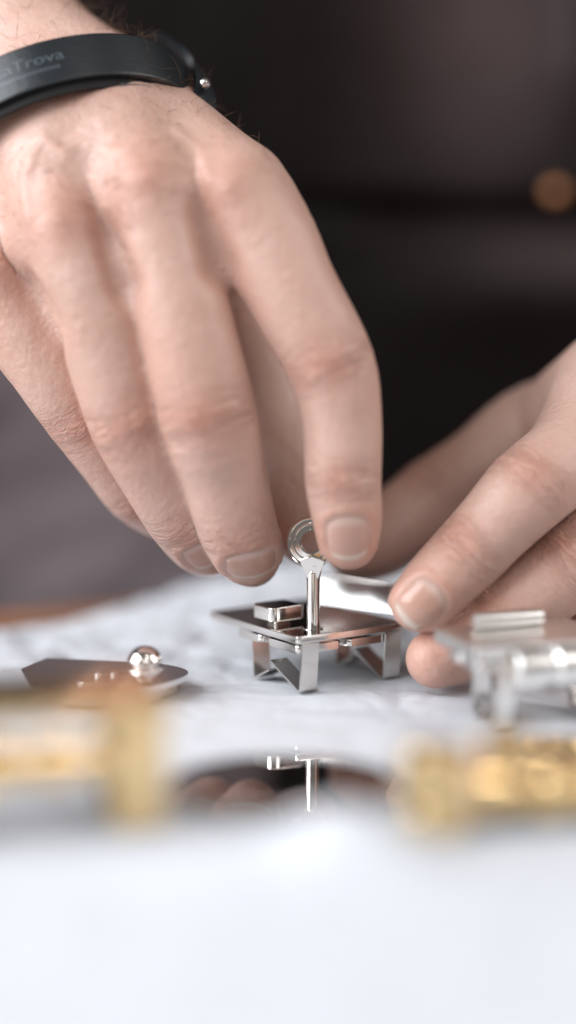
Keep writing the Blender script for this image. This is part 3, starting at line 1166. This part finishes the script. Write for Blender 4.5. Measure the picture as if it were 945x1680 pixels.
nails = s1.finish() + s2.finish()
person = empty("person", (0, 0, 0))
tag(person, "person in a dark leather apron assembling small metal pieces with both hands", "person")
Vb = np.vstack([s1.V, s2.V])
Fb = np.vstack([s1.F, s2.F + len(s1.V)])
body = mesh_obj("body", Vb, Fb, M_SKIN, person)
me = body.data
a = me.attributes.new("red", 'FLOAT', 'POINT'); a.data.foreach_set("value", np.concatenate([s1.red, s2.red]).astype(np.float32))
a = me.attributes.new("cmask", 'FLOAT', 'POINT'); a.data.foreach_set("value", np.clip(np.concatenate([s1.cmask, s2.cmask]), 0, 1).astype(np.float32))
a = me.attributes.new("crease", 'FLOAT_VECTOR', 'POINT'); a.data.foreach_set("vector", np.vstack([s1.cvec, s2.cvec]).astype(np.float32).ravel())
for Vn, Fn, vv in nails:
    o = mesh_obj("fingernail", Vn, Fn, M_NAIL, person)
    a = o.data.attributes.new("nailv", 'FLOAT', 'POINT')
    a.data.foreach_set("value", vv.astype(np.float32))

# ---- hair on the wrist and forearm
nrm1 = vnormals(s1.V, s1.F)
along = unit(wr[:3] - fa[2, :3])


def strands(mask, n, lmin, lmax, stand_off, seed):
    r = np.random.default_rng(seed)
    ids = np.flatnonzero(mask)
    out = []
    for i in r.choice(ids, n):
        p0, nn = s1.V[i], nrm1[i]
        Ln = r.uniform(lmin, lmax)
        d = unit(along * 0.9 + r.normal(0, 0.45, 3) + nn * stand_off * r.uniform(0.3, 1.5))
        q = [p0 - nn * 0.2]
        curl = r.normal(0, 0.22, 3) - nn * 0.10
        for k in range(7):
            q.append(q[-1] + d * Ln / 7)
            d = unit(d + curl)
        out.append(np.array(q))
    return out


dw = (s1.V - wr[:3]) @ unit(fa[2, :3] - wr[:3])          # mm up the forearm from the wrist
pxs = 472.5 + KPX * (s1.V[:, 0]) / np.maximum((s1.V[:, 1] - CY) * cp - (s1.V[:, 2] - CH) * sp, 1)
front = nrm1[:, 1] < 0.45
m_arm = (dw > 2) & (dw < 75) & front
m_back = (dw > -45) & (dw <= 4) & front & (s1.V[:, 2] > wr[2] - 34)
sil = np.abs(nrm1[:, 1]) < 0.55
m_edge = (dw > -16) & (dw < 60) & sil & (nrm1[:, 0] > 0.2)
st = strands(m_arm, 340, 5, 11, 0.45, 1) + strands(m_back, 520, 2.0, 5.5, 0.25, 2) + strands(m_edge, 420, 4, 10, 0.7, 3)
m_e2 = (dw > -14) & (dw < 6) & (nrm1[:, 0] > 0.35)
st += strands(m_e2, 190, 3, 7, 0.6, 5)
cu = bpy.data.curves.new("arm_hair", 'CURVE')
cu.dimensions = '3D'
cu.bevel_depth = 0.048 * S
cu.bevel_resolution = 0
cu.materials.append(M_HAIR)
for q in st:
    spn = cu.splines.new('POLY')
    spn.points.add(len(q) - 1)
    spn.points.foreach_set("co", np.hstack([q * S, np.ones((len(q), 1))]).ravel())
    rad = np.linspace(1, 0.25, len(q))
    spn.points.foreach_set("radius", rad)
ho = bpy.data.objects.new("arm_hair", cu)
sc.collection.objects.link(ho)
ho.parent = person
ho["kind"] = "stuff"

# ------------------------------------------------------------------ apron
def apron_y(X, Z):
    y = 150 + 0.0009 * X ** 2
    y += 10 * (hash_noise2(X / 70 + 4, Z / 160 + 2, 11) - 0.5) * 2
    y += 5 * (hash_noise2(X / 34 + 1, Z / 60 + 5, 12) - 0.5) * 2
    # lap side: the apron slopes towards the viewer low on the left
    lo = np.clip((75 - Z) / 70, 0, 1) * np.clip((40 - X) / 80, 0, 1)
    y -= 16 * lo ** 1.4
    y += 7 * np.sin((Z * 0.8 + X * 0.35) / 14.0) * lo
    # horizontal fold at the pocket's mouth
    zf = 104 - 0.02 * X
    y += 9 * np.exp(-((Z - zf) / 4) ** 2) * np.clip((X + 10) / 40, 0, 1)
    y -= 6 * np.exp(-((Z - zf + 22) / 16) ** 2) * np.clip((X - 0) / 60, 0, 1)
    y -= 5 * np.exp(-((X - 84) / 5) ** 2) * np.clip((Z - 125) / 20, 0, 1)
    return y


nx, nz = 260, 260
xs = np.linspace(-330, 330, nx)
zs = np.linspace(-120, 420, nz)
XX, ZZ = np.meshgrid(xs, zs, indexing='ij')
YY = apron_y(XX, ZZ)
idx = np.arange(nx * nz).reshape(nx, nz)
F = np.stack([idx[:-1, :-1], idx[1:, :-1], idx[1:, 1:], idx[:-1, 1:]], -1).reshape(-1, 4)
Va = np.stack([XX, YY, ZZ], -1).reshape(-1, 3)
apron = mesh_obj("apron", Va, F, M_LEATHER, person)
sol = apron.modifiers.new("thickness", 'SOLIDIFY')
sol.thickness = 0.0018
# trouser leg, low on the left beside the apron
nx_, nz_ = 90, 90
xs = np.linspace(-260, 6, nx_)
zs = np.linspace(-120, 92, nz_)
XX, ZZ = np.meshgrid(xs, zs, indexing='ij')
kk = np.clip((ZZ + 120) / 212, 0, 1)
YY = 118 + 16 * kk ** 2 + 34 * np.clip((XX + 30) / 36, 0, 1) ** 2 + 40 * np.clip((ZZ - 70) / 22, 0, 1) ** 2
YY += 5 * (hash_noise2((XX + 0.8 * ZZ) / 60, (ZZ - 0.35 * XX) / 17, 21) - 0.5) * 2
idx = np.arange(nx_ * nz_).reshape(nx_, nz_)
F = np.stack([idx[:-1, :-1], idx[1:, :-1], idx[1:, 1:], idx[:-1, 1:]], -1).reshape(-1, 4)
tr = mesh_obj("trousers", np.stack([XX, YY, ZZ], -1).reshape(-1, 3), F, M_TROUSER, person)
sol = tr.modifiers.new("thickness", 'SOLIDIFY')
sol.thickness = 0.0015
# pocket with rivet
rv = at(921, 315, 142)
zt = at(700, 345, 142)[2]
xs = np.linspace(12, 160, 70)
zs = np.linspace(zt - 130, zt - 1, 60)
XX, ZZ = np.meshgrid(xs, zs, indexing='ij')
YY = apron_y(XX, ZZ) - 3.0 - 3.0 * np.exp(-((ZZ - zt) / 12) ** 2)
idx = np.arange(70 * 60).reshape(70, 60)
F = np.stack([idx[:-1, :-1], idx[1:, :-1], idx[1:, 1:], idx[:-1, 1:]], -1).reshape(-1, 4)
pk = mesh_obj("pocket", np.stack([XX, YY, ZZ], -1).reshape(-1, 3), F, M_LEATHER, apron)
sol = pk.modifiers.new("thickness", 'SOLIDIFY')
sol.thickness = 0.002
ry = float(apron_y(np.array([rv[0]]), np.array([rv[2]]))[0]) - 3
bm_obj("rivet", lathe([(1e-7, 2.4), (1.4, 2.1), (2.1, 1.3), (2.5, 0.4), (2.5, -1.5), (1e-7, -1.5)], 32, 'y'), M_COPPER, apron, (rv[0], ry, rv[2]))

# ------------------------------------------------------------------ wristband
WC = J((105, 205, 6, 1))[0][:3]
Wd = unit(J((330, 152, 10, 1))[0][:3] - WC)                    # towards the clasp side
WR = 30.5
near = np.array([0.05, -0.86, 0.52])
near = unit(near - Wd * (near @ Wd))
Ax = np.cross(Wd, near)                             # band axis, along the forearm
if Ax[2] < 0: Ax = -Ax


def band_pt(a, r=0.0, s=0.0):
    return WC + Wd * math.cos(a) * (WR + r) + near * math.sin(a) * (WR * 0.86 + r) + Ax * s


def strap(a0, a1, w, th, name, mat, parent, n=80, rr=0.0, off=0.0):
    bm = bmesh.new()
    sec = []
    ss = [(-w / 2, 0.25), (-w / 2 + 0.5, 0), (w / 2 - 0.5, 0), (w / 2, 0.25), (w / 2, th), (-w / 2, th)]
    for k in range(n + 1):
        a = a0 + (a1 - a0) * k / n
        sec.append([bm.verts.new(tuple(band_pt(a, rr - t_, s_ + off) - WC)) for s_, t_ in ss])
    m = len(ss)
    for q0, q1 in zip(sec, sec[1:]):
        for k in range(m):
            bm.faces.new((q0[k], q0[(k + 1) % m], q1[(k + 1) % m], q1[k]))
    bm.faces.new(sec[0][::-1]); bm.faces.new(sec[-1])
    return bm_obj(name, bm, mat, parent)


wb = empty("wristband", WC)
tag(wb, "black leather wristband with embossed lettering around the wrist of the hand holding the ring", "wristband")
so_ = strap(math.radians(-70), math.radians(262), 11.0, 1.8, "strap", M_BAND, wb)
strap(math.radians(-69), math.radians(261), 12.6, 1.0, "lining", M_BANDIN, wb, rr=-1.9, off=-1.1)
strap(math.radians(-60), math.radians(64), 0.7, 1.0, "edge_piping", M_THREAD, wb, rr=-1.6, off=-7.2)
# lettering pressed into the leather, bent round the strap
txt = bpy.data.curves.new("lettering", 'FONT')
txt.body = "LaTrova"
txt.size = 1.0
txt.extrude = 0.02
tmp = bpy.data.objects.new("lettering_tmp", txt)
sc.collection.objects.link(tmp)
dg = bpy.context.evaluated_depsgraph_get()
tm = bpy.data.meshes.new_from_object(tmp.evaluated_get(dg))
bpy.data.objects.remove(tmp)
bmt = bmesh.new()
bmt.from_mesh(tm)
bmesh.ops.triangulate(bmt, faces=bmt.faces)
bmesh.ops.subdivide_edges(bmt, edges=bmt.edges, cuts=1)
xsv = [v_.co.x for v_ in bmt.verts]
x0_, x1_ = min(xsv), max(xsv)
for v_ in bmt.verts:
    u = (v_.co.x - x0_) / (x1_ - x0_)
    a = math.radians(116 - 30 * u)
    h_ = (v_.co.y - 0.05) * 3.6
    v_.co = Vector((band_pt(a, 0.05 + v_.co.z * 2, h_) - WC))
bm_obj("lettering", bmt, M_EMBOSS, wb)
# fine second line, as short pressed strokes
bm = bmesh.new()
for k in range(17):
    a = math.radians(118 - 1.75 * k)
    for (q0, q1) in (((a, -2.2), (a - 0.018, -1.5)),):
        c = [band_pt(q0[0], 0.06, q0[1]), band_pt(q1[0], 0.06, q0[1]), band_pt(q1[0], 0.06, q1[1]), band_pt(q0[0], 0.06, q1[1])]
        bm.faces.new([bm.verts.new(tuple(x - WC)) for x in c])
bm_obj("pressed_line", bm, M_EMBOSS, wb)
# free end of the strap curling up behind, with its stud
pth = list(J((322, 196, -6, 1), (336, 168, -2, 1), (332, 132, 3, 1), (314, 104, 8, 1), (288, 82, 12, 1), (262, 76, 18, 1), (238, 86, 26, 1))[:, :3])
pth = crom(pth, 6)
wdv = unit(Ax * 1.0 + np.array([-0.3, 0.1, 0]))
bm = ribbon([q - WC for q in pth], wdv, 9.5, 1.6)
bm_obj("strap_end", bm, M_BAND, wb, auto=70)
sp_ = J((338, 136, -2, 1))[0][:3] - WC
bm_obj("stud", lathe([(1e-7, 1.0), (0.9, 0.8), (1.3, 0.2), (1.3, -0.6), (1e-7, -0.6)], 28), M_STEEL, wb, sp_, (0, math.radians(65), math.radians(-25)))
